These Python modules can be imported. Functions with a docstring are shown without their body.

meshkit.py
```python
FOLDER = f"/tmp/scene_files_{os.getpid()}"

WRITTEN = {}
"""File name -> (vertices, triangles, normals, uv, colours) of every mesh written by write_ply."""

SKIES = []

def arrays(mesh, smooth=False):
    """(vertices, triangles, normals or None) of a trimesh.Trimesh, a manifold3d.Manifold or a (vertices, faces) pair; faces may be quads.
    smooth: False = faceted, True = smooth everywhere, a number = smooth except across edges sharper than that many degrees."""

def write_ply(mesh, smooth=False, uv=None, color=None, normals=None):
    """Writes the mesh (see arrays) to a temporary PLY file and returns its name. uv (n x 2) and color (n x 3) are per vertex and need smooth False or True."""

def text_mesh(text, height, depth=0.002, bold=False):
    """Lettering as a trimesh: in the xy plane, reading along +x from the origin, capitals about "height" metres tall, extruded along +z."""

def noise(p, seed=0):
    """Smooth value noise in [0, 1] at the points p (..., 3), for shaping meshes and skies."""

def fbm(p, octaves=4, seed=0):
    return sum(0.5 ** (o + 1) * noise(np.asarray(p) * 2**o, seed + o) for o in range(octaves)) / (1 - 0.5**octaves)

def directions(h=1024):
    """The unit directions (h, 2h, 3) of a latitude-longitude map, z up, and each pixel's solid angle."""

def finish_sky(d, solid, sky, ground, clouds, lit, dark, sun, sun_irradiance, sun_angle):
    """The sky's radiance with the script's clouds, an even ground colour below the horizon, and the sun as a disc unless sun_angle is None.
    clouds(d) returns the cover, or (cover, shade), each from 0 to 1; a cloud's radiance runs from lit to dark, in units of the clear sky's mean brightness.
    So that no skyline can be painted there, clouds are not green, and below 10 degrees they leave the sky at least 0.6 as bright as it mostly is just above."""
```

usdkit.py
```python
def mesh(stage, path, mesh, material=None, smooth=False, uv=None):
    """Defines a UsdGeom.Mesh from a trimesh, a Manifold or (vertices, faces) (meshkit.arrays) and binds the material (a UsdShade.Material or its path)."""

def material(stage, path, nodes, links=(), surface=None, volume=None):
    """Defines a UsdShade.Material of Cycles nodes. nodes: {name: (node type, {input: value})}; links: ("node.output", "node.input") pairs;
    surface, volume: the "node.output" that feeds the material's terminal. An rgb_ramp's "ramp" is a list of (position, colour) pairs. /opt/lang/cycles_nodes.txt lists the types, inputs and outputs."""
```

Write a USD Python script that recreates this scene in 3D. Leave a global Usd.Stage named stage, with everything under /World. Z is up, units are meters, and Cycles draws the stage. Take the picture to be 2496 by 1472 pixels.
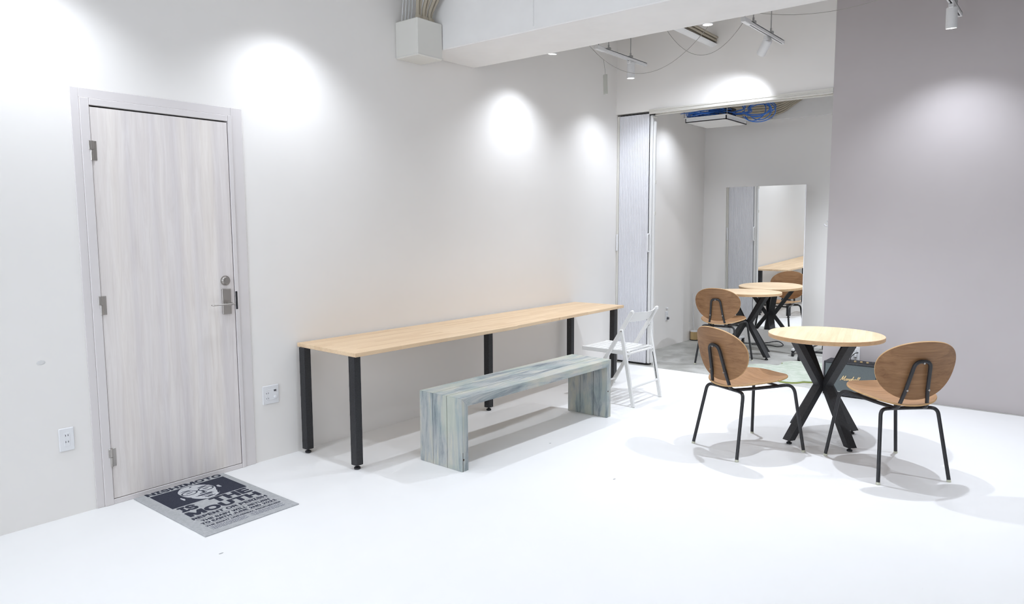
import math, random
import numpy as np, trimesh, usdkit, meshkit
from shapely.geometry import Polygon, Point, box as sbox
from shapely import affinity, union_all
from pxr import Usd, UsdGeom, UsdLux, Gf, Sdf, Vt

random.seed(7)
RNG = np.random.default_rng(7)
stage = Usd.Stage.CreateInMemory()
UsdGeom.SetStageUpAxis(stage, 'Z')
UsdGeom.SetStageMetersPerUnit(stage, 1.0)
UsdGeom.Xform.Define(stage, '/World')
UsdGeom.Scope.Define(stage, '/World/Looks')

# ------------------------------------------------------------------ camera, exposure
F_PX, YAW, PITCH, ROLL = 1742.87, math.radians(39.006), math.radians(-5.982), math.radians(-0.237)
EYE = np.array([-0.3276, -4.0831, 1.5])
EXPOSURE = 0.0
fwd = np.array([math.cos(YAW) * math.cos(PITCH), math.sin(YAW) * math.cos(PITCH), math.sin(PITCH)])
r0 = np.cross(fwd, [0, 0, 1.0]); r0 /= np.linalg.norm(r0)
u0 = np.cross(r0, fwd)
right = r0 * math.cos(ROLL) + u0 * math.sin(ROLL)
up = -r0 * math.sin(ROLL) + u0 * math.cos(ROLL)
cam = UsdGeom.Camera.Define(stage, '/World/camera')
cam.CreateHorizontalApertureAttr(36.0)
cam.CreateVerticalApertureAttr(36.0 * 1472 / 2496)
cam.CreateFocalLengthAttr(36.0 * F_PX / 2496)
cam.CreateClippingRangeAttr(Gf.Vec2f(0.05, 200.0))
cam.CreateExposureAttr(EXPOSURE)
m = Gf.Matrix4d(*right, 0, *up, 0, *(-fwd), 0, *EYE, 1)
UsdGeom.Xformable(cam).AddTransformOp().Set(m)

# ------------------------------------------------------------------ light settings (the lamps themselves are built further down)
LAMP_INTENSITY = 2250.0
WINDOW_RADIANCE = 2.6
LAMP_COLOR = (0.915, 0.98, 1.085)
LAMP_HALF_ANGLE = 60.0
LAMP_SOFT = 1.0
LAMP_RADIUS = 0.03

# daylight standing outside the window behind the camera
WY0, WY1, WZ0, WZ1 = -4.4, -.6, .85, 3.05
dl_ = UsdLux.RectLight.Define(stage, '/World/daylight')
dl_.CreateWidthAttr(WY1 - WY0 - .1)
dl_.CreateHeightAttr(WZ1 - WZ0 - .1)
dl_.CreateIntensityAttr(WINDOW_RADIANCE)
dl_.CreateColorAttr(Gf.Vec3f(.955, .98, 1.035))
UsdGeom.Xformable(dl_).AddTransformOp().Set(Gf.Matrix4d(0, -1, 0, 0, 0, 0, 1, 0, -1, 0, 0, 0, -3.16, (WY0 + WY1) / 2, (WZ0 + WZ1) / 2, 1))
sky = UsdLux.DomeLight.Define(stage, '/World/sky')
sky.CreateIntensityAttr(1.2)
sky.CreateColorAttr(Gf.Vec3f(.85, .93, 1.08))

# ------------------------------------------------------------------ helpers
_names = {}


def numbered(parent, name):
    k = (str(parent), name)
    n = _names.get(k, -1) + 1
    _names[k] = n
    return name if n == 0 else f'{name}_{n:03d}'


def tag(prim, label=None, cat=None, group=None, kind=None):
    prim = prim.GetPrim() if hasattr(prim, 'GetPrim') else prim
    for k, v in (('label', label), ('category', cat), ('group', group), ('kind', kind)):
        if v:
            prim.SetCustomDataByKey(k, v)
    return prim


def thing(name, label, cat, loc=(0, 0, 0), rotz=0.0, group=None, kind=None):
    x = UsdGeom.Xform.Define(stage, '/World/' + numbered('/World', name))
    x.AddTranslateOp().Set(Gf.Vec3d(*map(float, loc)))
    x.AddRotateZOp().Set(float(rotz))
    tag(x, label, cat, group, kind)
    return x.GetPrim()


def part(parent, name, mesh, mat, smooth=30, label=None, kind=None):
    pp = str(parent.GetPath()) if parent is not None else '/World'
    g = usdkit.mesh(stage, pp + '/' + numbered(pp, name), mesh, mat, smooth=smooth)
    tag(g, label, None, None, kind)
    return g.GetPrim()


def obj(name, label, cat, mesh, mat, smooth=30, group=None, kind=None):
    g = usdkit.mesh(stage, '/World/' + numbered('/World', name), mesh, mat, smooth=smooth)
    tag(g, label, cat, group, kind)
    return g.GetPrim()


def copy_of(root, loc, rotz, label, group=None):
    was = root.GetCustomData()
    base = str(root.GetPath()).split('/')[-1]
    import re
    base = re.sub(r'_\d{3}$', '', base)
    x = UsdGeom.Xform.Define(stage, '/World/' + numbered('/World', base))
    x.GetPrim().GetReferences().AddInternalReference(root.GetPath())
    x.GetPrim().SetInstanceable(True)
    x.GetPrim().GetAttribute('xformOp:translate').Set(Gf.Vec3d(*map(float, loc)))
    x.GetPrim().GetAttribute('xformOp:rotateZ').Set(float(rotz))
    tag(x, label, was['category'], group or was.get('group'))
    return x.GetPrim()


def cat(*ms):
    return trimesh.util.concatenate([x for x in ms if x is not None])


def bx(x0, x1, y0, y1, z0, z1, b=0.0):
    """A box, its edges chamfered by b."""
    if b <= 0:
        t = trimesh.creation.box([x1 - x0, y1 - y0, z1 - z0])
        t.apply_translation([(x0 + x1) / 2, (y0 + y1) / 2, (z0 + z1) / 2])
        return t
    b = min(b, (x1 - x0) * .45, (y1 - y0) * .45, (z1 - z0) * .45)
    pts = []
    for x, sx in ((x0, 1), (x1, -1)):
        for y, sy in ((y0, 1), (y1, -1)):
            for z, sz in ((z0, 1), (z1, -1)):
                pts += [(x + sx * b, y + sy * b, z), (x + sx * b, y, z + sz * b), (x, y + sy * b, z + sz * b)]
    return trimesh.convex.convex_hull(np.array(pts))


def xf(mesh, rot=None, loc=(0, 0, 0)):
    mesh = mesh.copy()
    if rot is not None:
        T = np.eye(4)
        T[:3, :3] = rot
        mesh.apply_transform(T)
    mesh.apply_translation(loc)
    return mesh


def rotm(axis, deg):
    return trimesh.transformations.rotation_matrix(math.radians(deg), axis)[:3, :3]


def cyl(p0, p1, r0_, r1_=None, n=24):
    """Solid cylinder or cone frustum from p0 to p1."""
    r1_ = r0_ if r1_ is None else r1_
    p0, p1 = np.array(p0, float), np.array(p1, float)
    d = p1 - p0
    d /= np.linalg.norm(d)
    a = np.cross(d, [0, 0, 1.0] if abs(d[2]) < .9 else [1.0, 0, 0])
    a /= np.linalg.norm(a)
    c = np.cross(d, a)
    t = np.arange(n) * 2 * np.pi / n
    ring = np.cos(t)[:, None] * a + np.sin(t)[:, None] * c
    v = np.vstack([p0 + ring * r0_, p1 + ring * r1_, [p0], [p1]])
    i = np.arange(n); j = (i + 1) % n
    f = np.vstack([np.stack([i, j, n + j], 1), np.stack([i, n + j, n + i], 1),
                   np.stack([np.full(n, 2 * n), j, i], 1), np.stack([np.full(n, 2 * n + 1), n + i, n + j], 1)])
    t_ = trimesh.Trimesh(v, f, process=False)
    if t_.volume < 0:
        t_.invert()
    return t_


def lathe(profile, n=40, center=(0, 0, 0)):
    t = trimesh.creation.revolve(np.array(profile, float), sections=n)
    if t.volume < 0:
        t.invert()
    t.apply_translation(center)
    return t


def fillet(points, radii, seg=7):
    """Rounds the inner corners of a polyline."""
    P = [np.array(p, float) for p in points]
    R = [radii] * len(P) if np.ndim(radii) == 0 else radii
    out = [P[0]]
    for k in range(1, len(P) - 1):
        a, b, c = P[k - 1], P[k], P[k + 1]
        d1, d2 = a - b, c - b
        l1, l2 = np.linalg.norm(d1), np.linalg.norm(d2)
        d1, d2 = d1 / l1, d2 / l2
        ang = math.acos(np.clip(d1 @ d2, -1, 1))
        if ang > math.pi - 1e-3 or R[k] <= 0:
            out.append(b); continue
        t = min(R[k] / math.tan(ang / 2), l1 * .49, l2 * .49)
        s, e = b + d1 * t, b + d2 * t
        for q in np.linspace(0, 1, seg + 1):
            out.append((1 - q) ** 2 * s + 2 * q * (1 - q) * b + q * q * e)
    out.append(P[-1])
    return np.array(out)


def tube(points, r, n=12, closed_ends=True):
    p = np.asarray(points, float)
    t = np.gradient(p, axis=0)
    t /= np.linalg.norm(t, axis=1, keepdims=True) + 1e-12
    a = np.cross(t[0], [0, 0, 1.0] if abs(t[0][2]) < .9 else [1.0, 0, 0])
    a /= np.linalg.norm(a)
    A = []
    for k in range(len(p)):
        a = a - t[k] * (a @ t[k])
        a /= np.linalg.norm(a)
        A.append(a)
    A = np.array(A)
    B = np.cross(t, A)
    th = np.arange(n) * 2 * np.pi / n
    v = (p[:, None] + r * (np.cos(th)[None, :, None] * A[:, None] + np.sin(th)[None, :, None] * B[:, None])).reshape(-1, 3)
    i, j = np.meshgrid(np.arange(len(p) - 1), np.arange(n), indexing='ij')
    q = np.stack([i * n + j, i * n + (j + 1) % n, (i + 1) * n + (j + 1) % n, (i + 1) * n + j], -1).reshape(-1, 4)
    f = np.vstack([q[:, [0, 1, 2]], q[:, [0, 2, 3]]])
    if closed_ends:
        k = len(v)
        v = np.vstack([v, p[:1], p[-1:]])
        jj = np.arange(n)
        f = np.vstack([f, np.stack([np.full(n, k), (jj + 1) % n, jj], 1),
                       np.stack([np.full(n, k + 1), (len(p) - 1) * n + jj, (len(p) - 1) * n + (jj + 1) % n], 1)])
    t_ = trimesh.Trimesh(v, f, process=False)
    if t_.volume < 0:
        t_.invert()
    return t_


def spline(pts, n=24):
    """Catmull-Rom through the points."""
    P = np.array(pts, float)
    P = np.vstack([2 * P[0] - P[1], P, 2 * P[-1] - P[-2]])
    out = []
    for k in range(1, len(P) - 2):
        for s in np.linspace(0, 1, n, endpoint=False):
            a, b, c, d = P[k - 1], P[k], P[k + 1], P[k + 2]
            out.append(.5 * ((2 * b) + (-a + c) * s + (2 * a - 5 * b + 4 * c - d) * s * s + (-a + 3 * b - 3 * c + d) * s ** 3))
    out.append(P[-2])
    return np.array(out)


def bar(p0, p1, w, d, wdir, b=0.003):
    """Rectangular bar from p0 to p1; w along wdir, d across."""
    p0, p1 = np.array(p0, float), np.array(p1, float)
    ax = p1 - p0
    L = np.linalg.norm(ax); ax /= L
    wv = np.array(wdir, float); wv -= ax * (wv @ ax); wv /= np.linalg.norm(wv)
    dv = np.cross(ax, wv)
    t = bx(-w / 2, w / 2, -d / 2, d / 2, 0, L, b)
    return xf(t, np.stack([wv, dv, ax], 1), p0)


def extrude(poly, h, z=0.0):
    polys = getattr(poly, 'geoms', [poly])
    t = cat(*[trimesh.creation.extrude_polygon(g, h, engine='earcut') for g in polys if g.area > 1e-9])
    t.apply_translation([0, 0, z])
    return t


def text_fit(s, x0, x1, y0, y1, z, h=0.0006, bold=True, fat=0.0):
    """Lettering stretched to the rectangle x0..x1, y0..y1 (cap height)."""
    t = meshkit.text_mesh(s, 1.0, 1.0, bold=bold)
    if fat:
        tri = [Polygon(q[:, :2]) for q in t.triangles if q[:, 2].min() > .999]
        t = extrude(union_all([p.buffer(.0005) for p in tri]).buffer(fat, join_style=2).simplify(.004), 1.0)
    lo, hi = t.bounds
    v = t.vertices
    v[:, 0] = x0 + (v[:, 0] - lo[0]) / (hi[0] - lo[0]) * (x1 - x0)
    v[:, 1] = y0 + (v[:, 1] - lo[1]) / (hi[1] - lo[1]) * (y1 - y0)
    v[:, 2] = z + v[:, 2] / (hi[2]) * h
    t.vertices = v
    return t


# ------------------------------------------------------------------ materials
def M(name, nodes, links, surface='p.BSDF'):
    return usdkit.material(stage, '/World/Looks/' + name, nodes, links, surface=surface)


def plain(name, col, rough=.5, metal=0.0, spec=.5, **kw):
    return M(name, {'p': ('principled_bsdf', {'base_color': col, 'roughness': rough, 'metallic': metal, 'specular_ior_level': spec, **kw})}, [])


def noisy(name, c0, c1, scale, rough=.6, vec=(1, 1, 1), bump=0.0, bscale=None, detail=4, lo=.35, hi=.65, spec=.4, world=False, bdist=.002):
    src = ('g', ('geometry', {})) if world else ('g', ('texture_coordinate', {}))
    sock = 'g.position' if world else 'g.object'
    n = {'g': src[1], 'm': ('mapping', {'scale': vec}), 'n': ('noise_texture', {'scale': scale, 'detail': detail, 'roughness': .6}),
         'r': ('rgb_ramp', {'ramp': [(lo, c0), (hi, c1)]}), 'p': ('principled_bsdf', {'roughness': rough, 'specular_ior_level': spec})}
    l = [(sock, 'm.vector'), ('m.vector', 'n.vector'), ('n.fac', 'r.fac'), ('r.color', 'p.base_color')]
    if bump:
        n['n2'] = ('noise_texture', {'scale': bscale or scale * 6, 'detail': 3})
        n['b'] = ('bump', {'strength': bump, 'distance': bdist})
        l += [('m.vector', 'n2.vector'), ('n2.fac', 'b.height'), ('b.normal', 'p.normal')]
    return M(name, n, l)


WALL = noisy('wall_paint', (.875, .848, .815), (.89, .863, .83), 1.2, .75, bump=.12, bscale=160, world=True, spec=.25, bdist=.0006)
WALLG = noisy('wall_paint_grey', (.525, .485, .485), (.545, .505, .505), 1.2, .75, bump=.15, bscale=160, world=True, spec=.25, bdist=.0006)
CEIL = plain('ceiling_paint', (.87, .86, .84), .85, spec=.2)
BEAM = noisy('painted_concrete', (.84, .825, .805), (.875, .86, .84), 3.0, .75, bump=.35, bscale=22, world=True, spec=.25, bdist=.004)


def floor_mat():
    n = {'g': ('geometry', {}),
         'n1': ('noise_texture', {'scale': .9, 'detail': 5, 'roughness': .6}),
         'm2': ('mapping', {'scale': (3, 9, 1), 'rotation': (0, 0, .5)}),
         'n2': ('noise_texture', {'scale': 2.2, 'detail': 8, 'roughness': .75}),
         'r1': ('rgb_ramp', {'ramp': [(.3, (.865, .86, .85)), (.65, (.895, .89, .88))]}),
         'r2': ('rgb_ramp', {'ramp': [(.0, (1, 1, 1)), (.66, (1, 1, 1)), (.74, (.93, .93, .93)), (.82, (.86, .86, .86))]}),
         'x': ('mix_color', {'blend_type': 'multiply', 'fac': 1.0}),
         'b': ('bump', {'strength': .12, 'distance': .002}), 'n3': ('noise_texture', {'scale': 30, 'detail': 3}),
         'p': ('principled_bsdf', {'roughness': .5, 'specular_ior_level': .3})}
    l = [('g.position', 'n1.vector'), ('g.position', 'm2.vector'), ('m2.vector', 'n2.vector'), ('n1.fac', 'r1.fac'), ('n2.fac', 'r2.fac'),
         ('r1.color', 'x.a'), ('r2.color', 'x.b'), ('x.result', 'p.base_color'), ('g.position', 'n3.vector'), ('n3.fac', 'b.height'), ('b.normal', 'p.normal')]
    return M('white_floor_paint', n, l)


FLOOR = floor_mat()
CONC = noisy('bare_concrete', (.29, .285, .26), (.57, .565, .535), 2.4, .55, detail=10, bump=.2, bscale=18, world=True, lo=.3, hi=.7)


def wood(name, dark, light, axis='x', scale=1.0, rough=.45, strips=None):
    """Grain runs along axis; strips = (length, width) of laminated staves in the x-y plane."""
    sc = {'x': (1.2, 22, 22), 'y': (22, 1.2, 22), 'z': (22, 22, 1.2)}[axis]
    n = {'g': ('texture_coordinate', {}), 'm': ('mapping', {'scale': tuple(v * scale for v in sc)}),
         'n': ('noise_texture', {'scale': 2.0, 'detail': 6, 'roughness': .65, 'distortion': .6}),
         'r': ('rgb_ramp', {'ramp': [(.3, dark), (.7, light)]}),
         'p': ('principled_bsdf', {'roughness': rough, 'specular_ior_level': .35})}
    l = [('g.object', 'm.vector'), ('m.vector', 'n.vector'), ('n.fac', 'r.fac')]
    if strips:
        n['k'] = ('brick_texture', {'color1': (.86, .80, .74), 'color2': (1.0, 1.0, 1.0), 'mortar': (.80, .72, .64), 'scale': 1.0, 'mortar_size': .0006, 'mortar_smooth': .3, 'bias': .2,
                                    'brick_width': strips[0], 'row_height': strips[1], 'offset': .41})
        n['x'] = ('mix_color', {'blend_type': 'multiply', 'fac': .8})
        l += [('g.object', 'k.vector'), ('r.color', 'x.a'), ('k.color', 'x.b'), ('x.result', 'p.base_color')]
    else:
        l += [('r.color', 'p.base_color')]
    return M(name, n, l)


PINE = wood('laminated_rubberwood', (.77, .56, .355), (.875, .68, .465), 'x', .8, .5, strips=(.42, .042))
EDGEWOOD = wood('rubberwood_edge', (.58, .37, .20), (.70, .48, .28), 'x', .6, .5)
WALNUT = wood('oak_veneer_brown', (.215, .105, .046), (.370, .200, .094), 'y', 1.0, .42)
WALNUTS = wood('oak_veneer_seat', (.31, .165, .078), (.455, .258, .132), 'y', 1.0, .42)
PLY = wood('plywood_edge', (.46, .27, .12), (.62, .40, .20), 'y', 1.0, .5)
def door_mat_(name, dark, light):
    n = {'g': ('texture_coordinate', {}), 'm': ('mapping', {'scale': (14, 14, .8)}),
         'n': ('noise_texture', {'scale': 2.4, 'detail': 7, 'roughness': .65, 'distortion': .9}), 'r': ('rgb_ramp', {'ramp': [(.28, dark), (.62, light)]}),
         'm2': ('mapping', {'scale': (10, 1, .04)}), 'n2': ('noise_texture', {'scale': 1.0, 'detail': 1}),
         'r2': ('rgb_ramp', {'ramp': [(.38, (.90, .895, .91)), (.62, (1.0, .99, .965))]}),
         'x': ('mix_color', {'blend_type': 'multiply', 'fac': 1.0}), 'p': ('principled_bsdf', {'roughness': .5, 'specular_ior_level': .35})}
    l = [('g.object', 'm.vector'), ('m.vector', 'n.vector'), ('n.fac', 'r.fac'), ('g.object', 'm2.vector'), ('m2.vector', 'n2.vector'), ('n2.fac', 'r2.fac'),
         ('r.color', 'x.a'), ('r2.color', 'x.b'), ('x.result', 'p.base_color')]
    return M(name, n, l)


DOORWOOD = door_mat_('whitewashed_wood_door', (.76, .705, .675), (.87, .825, .80))
CASING = plain('door_casing_foil', (.74, .70, .69), .45)
BLACK = noisy('black_powder_coat', (.016, .016, .018), (.026, .026, .029), 90, .5, bump=.25, bscale=700, spec=.45, bdist=.0004)
BLACKT = plain('black_tube_enamel', (.022, .022, .025), .38, spec=.5)
BLACKP = plain('black_plastic', (.018, .018, .02), .55)
CAP = plain('clear_foot_cap', (.62, .62, .50), .4)
STEEL = plain('brushed_nickel', (.47, .445, .42), .32, 1.0)
SCREW = plain('screw_steel', (.72, .71, .69), .25, 1.0)
WHITEP = plain('white_plastic', (.83, .83, .84), .4)
WHITEM = plain('white_lamp_enamel', (.80, .80, .80), .4)
WHITEC = plain('white_chair_lacquer', (.80, .795, .775), .4)
CREAM = plain('cream_aluminium_rail', (.72, .70, .645), .4)
CREAMC = plain('beige_conduit', (.43, .38, .295), .5)
SLOT = plain('dark_slot', (.02, .02, .02), .6)
GREYSLOT = plain('outlet_slot', (.10, .10, .11), .6)
MIRROR = M('mirror_silver', {'p': ('glossy_bsdf', {'color': (.93, .94, .935), 'roughness': 0.0})}, [])
LENS = M('lamp_lens_lit', {'p': ('emission', {'color': (1.0, 1.0, 1.0), 'strength': 12.0})}, [], surface='p.emission')
VINYL = plain('accordion_vinyl', (.74, .74, .77), .45)
VINYLW = plain('accordion_vinyl_white', (.78, .775, .765), .4)
MATF = noisy('door_mat_felt', (.40, .405, .41), (.47, .475, .48), 60, .95, bump=.6, bscale=350, spec=.1, bdist=.001)
INK = noisy('mat_print_navy', (.035, .038, .055), (.055, .058, .078), 200, .9, bump=.5, bscale=400, spec=.1, bdist=.001)
MATP = noisy('mat_print_pale', (.50, .505, .52), (.57, .575, .59), 80, .95, bump=.5, bscale=400, spec=.1, bdist=.001)
TOLEX = noisy('black_vinyl_cabinet', (.028, .029, .034), (.045, .046, .052), 120, .55, bump=.5, bscale=600, bdist=.0006)
GRILLE = noisy('grey_grille_cloth', (.105, .125, .13), (.165, .19, .19), 1.0, .8, vec=(200, 200, 700), detail=1)
GOLD = plain('gold_script', (.83, .62, .33), .3, .6)
PIPING = plain('pale_piping', (.50, .50, .47), .5)
RUG = noisy('mint_rug_pile', (.44, .50, .41), (.58, .61, .54), 14, .95, bump=.8, bscale=300, spec=.1, bdist=.003, detail=5)
RUGE = plain('rug_lime_edge', (.33, .39, .10), .9)
BLUE = plain('blue_cable_jacket', (.035, .17, .60), .4)
CANW = wood('canister_veneer', (.50, .34, .15), (.62, .44, .22), 'z', .8, .5)
RODM = plain('hanger_rod_zinc', (.42, .42, .42), .4, .7)
WIREM = plain('grey_wire', (.42, .40, .37), .6)
TAGM = plain('pale_tag_plastic', (.47, .47, .42), .5)


def bench_paint(name, axis):
    sc = {'x': (2.0, 13, 13), 'z': (13, 13, 2.0)}[axis]
    n = {'g': ('texture_coordinate', {}), 'm': ('mapping', {'scale': sc}),
         'n': ('noise_texture', {'scale': .9, 'detail': 7, 'roughness': .68, 'distortion': .5}),
         'r': ('rgb_ramp', {'ramp': [(.29, (.17, .195, .215)), (.38, (.28, .305, .315)), (.47, (.43, .45, .445)), (.56, (.53, .52, .455)), (.72, (.61, .59, .51))]}),
         'm2': ('mapping', {'scale': (3, 3, 3)}), 'n2': ('noise_texture', {'scale': 1.6, 'detail': 5}),
         'r2': ('rgb_ramp', {'ramp': [(.40, (.80, .90, .90)), (.55, (1, 1, 1))]}),
         'x': ('mix_color', {'blend_type': 'multiply', 'fac': .75}),
         'n3': ('noise_texture', {'scale': 5, 'detail': 4}), 'b': ('bump', {'strength': .35, 'distance': .002}),
         'p': ('principled_bsdf', {'roughness': .6, 'specular_ior_level': .3})}
    l = [('g.object', 'm.vector'), ('m.vector', 'n.vector'), ('n.fac', 'r.fac'), ('g.object', 'm2.vector'), ('m2.vector', 'n2.vector'), ('n2.fac', 'r2.fac'),
         ('r.color', 'x.a'), ('r2.color', 'x.b'), ('x.result', 'p.base_color'), ('m.vector', 'n3.vector'), ('n3.fac', 'b.height'), ('b.normal', 'p.normal')]
    return M(name, n, l)


BENCHX = bench_paint('distressed_paint_long', 'x')
BENCHZ = bench_paint('distressed_paint_upright', 'z')

# ------------------------------------------------------------------ the setting
H = 3.75
XE, XE2, XB = 6.52, 6.64, 8.805
XW = 6.475          # the white floor paint stops here
YP = -2.215         # left end of the grey wall
ZH = 2.70           # underside of the lintel
DX0, DX1, DZ = 1.235, 2.0, 2.135

obj('floor', 'white painted floor of the main room', 'floor', bx(-3.0, XW, -7.5, .12, -.12, 0), FLOOR, False, kind='structure')
obj('floor_backroom', 'bare grey concrete floor of the back room', 'floor', bx(XW, XB + .12, -7.5, .12, -.12, -.0005), CONC, False, kind='structure')
obj('ceiling', 'white ceiling high above the room', 'ceiling', bx(-3.0, XB + .12, -7.5, .12, H, H + .1), CEIL, False, kind='structure')
wl = cat(bx(-3.0, DX0 - .03, 0, .12, 0, H), bx(DX1 + .03, XB + .12, 0, .12, 0, H), bx(DX0 - .03, DX1 + .03, 0, .12, DZ + .03, H))
obj('wall_left', 'long white wall with the wooden door', 'wall', wl, WALL, False, kind='structure')
obj('wall_lintel', 'white wall strip above the folding door opening', 'wall', bx(XE, XE2, YP, 0, ZH, H), WALL, False, kind='structure')
obj('wall_right', 'grey wall behind the round table', 'wall', bx(XE - .004, XE2, -7.5, YP, 0, H), WALLG, False, kind='structure')
obj('wall_far', 'white wall behind the mirror in the back room', 'wall', bx(XB, XB + .12, -4.5, 0, 0, H), WALL, False, kind='structure')
obj('wall_backroom_side', 'white side wall of the back room', 'wall', bx(XE2, XB + .12, -4.62, -4.5, 0, H), WALL, False, kind='structure')
WY0, WY1, WZ0, WZ1 = -4.4, -.6, .85, 3.05
obj('wall_rear', 'white wall with a wide window behind the camera', 'wall', cat(bx(-3.12, -3.0, -7.5, WY0, 0, H), bx(-3.12, -3.0, WY1, .12, 0, H), bx(-3.12, -3.0, WY0, WY1, 0, WZ0), bx(-3.12, -3.0, WY0, WY1, WZ1, H)), WALL, False, kind='structure')
wn = thing('window_1', 'wide daylight window in the wall behind the camera', 'window', kind='structure')
WFR = plain('window_frame_white', (.78, .78, .77), .4)
PANE = M('window_pane', {'f': ('fresnel', {'IOR': 1.45}), 't': ('transparent_bsdf', {'color': (.96, .97, .97)}), 'g': ('glossy_bsdf', {'color': (1, 1, 1), 'roughness': 0.0}), 'm': ('mix_closure', {})}, [('f.fac', 'm.fac'), ('t.BSDF', 'm.closure1'), ('g.BSDF', 'm.closure2')], surface='m.closure')
part(wn, 'frame', cat(bx(-3.10, -3.02, WY0, WY1, WZ0, WZ0 + .05), bx(-3.10, -3.02, WY0, WY1, WZ1 - .05, WZ1), bx(-3.10, -3.02, WY0, WY0 + .05, WZ0 + .05, WZ1 - .05), bx(-3.10, -3.02, WY1 - .05, WY1, WZ0 + .05, WZ1 - .05)), WFR, False)
for k in range(4):
    a_ = WY0 + .05 + k * (WY1 - WY0 - .1) / 4
    b_ = a_ + (WY1 - WY0 - .1) / 4
    part(wn, 'pane', bx(-3.065, -3.058, a_, b_, WZ0 + .05, WZ1 - .05), PANE, False)
    if k:
        part(wn, 'mullion', bx(-3.09, -3.03, a_ - .02, a_ + .02, WZ0 + .05, WZ1 - .05, .003), WFR, False)
obj('wall_front', 'white wall opposite the wooden door', 'wall', bx(-3.12, XE2, -7.62, -7.5, 0, H), WALL, False, kind='structure')


def lumpy_box(x0, x1, y0, y1, z0, z1, step, amp, seed):
    """A box whose skin is cut fine and pushed about a little, like hand-finished concrete."""
    t = bx(x0, x1, y0, y1, z0, z1, .006)
    t = t.subdivide_to_size(step)
    v = t.vertices.copy()
    n = meshkit.fbm(v * 3.0, 3, seed) - .5
    k = meshkit.noise(v * 30.0, seed + 9)
    t.vertices = v + t.vertex_normals * (n[:, None] * amp - np.clip(k - .86, 0, 1)[:, None] * .03)
    return t


bm = thing('beam', 'white painted concrete ceiling beam crossing the room', 'beam', kind='structure')
part(bm, 'beam_body', lumpy_box(3.62, 4.22, -7.5, 0, 2.812, H, .07, .008, 3), BEAM, 40)
part(bm, 'formwork_ridge', bx(3.613, 3.622, -1.085, -1.078, 2.84, H, .002), BEAM)
obj('beam_backroom', 'pale concrete beam at the top of the back room wall', 'beam', bx(XB - .05, XB, -4.5, -.62, 2.81, H, .004), BEAM, False, kind='structure')

# trim: the sliding rail on the lintel's underside
tr = thing('trim_1', 'cream rail along the top of the folding door opening', 'rail', kind='structure')
part(tr, 'rail_body', cat(bx(XE - .012, XE2 + .004, YP, -.40, ZH - .018, ZH - .0), bx(XE - .02, XE - .002, YP, -.40, ZH - .002, ZH + .012)), CREAM, False)
part(tr, 'rail_lip', cat(bx(XE - .016, XE + .01, YP, -.40, ZH - .032, ZH - .018, .002), bx(XE2 - .02, XE2 + .004, YP, -.40, ZH - .032, ZH - .018, .002)), CREAM, False)

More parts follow.
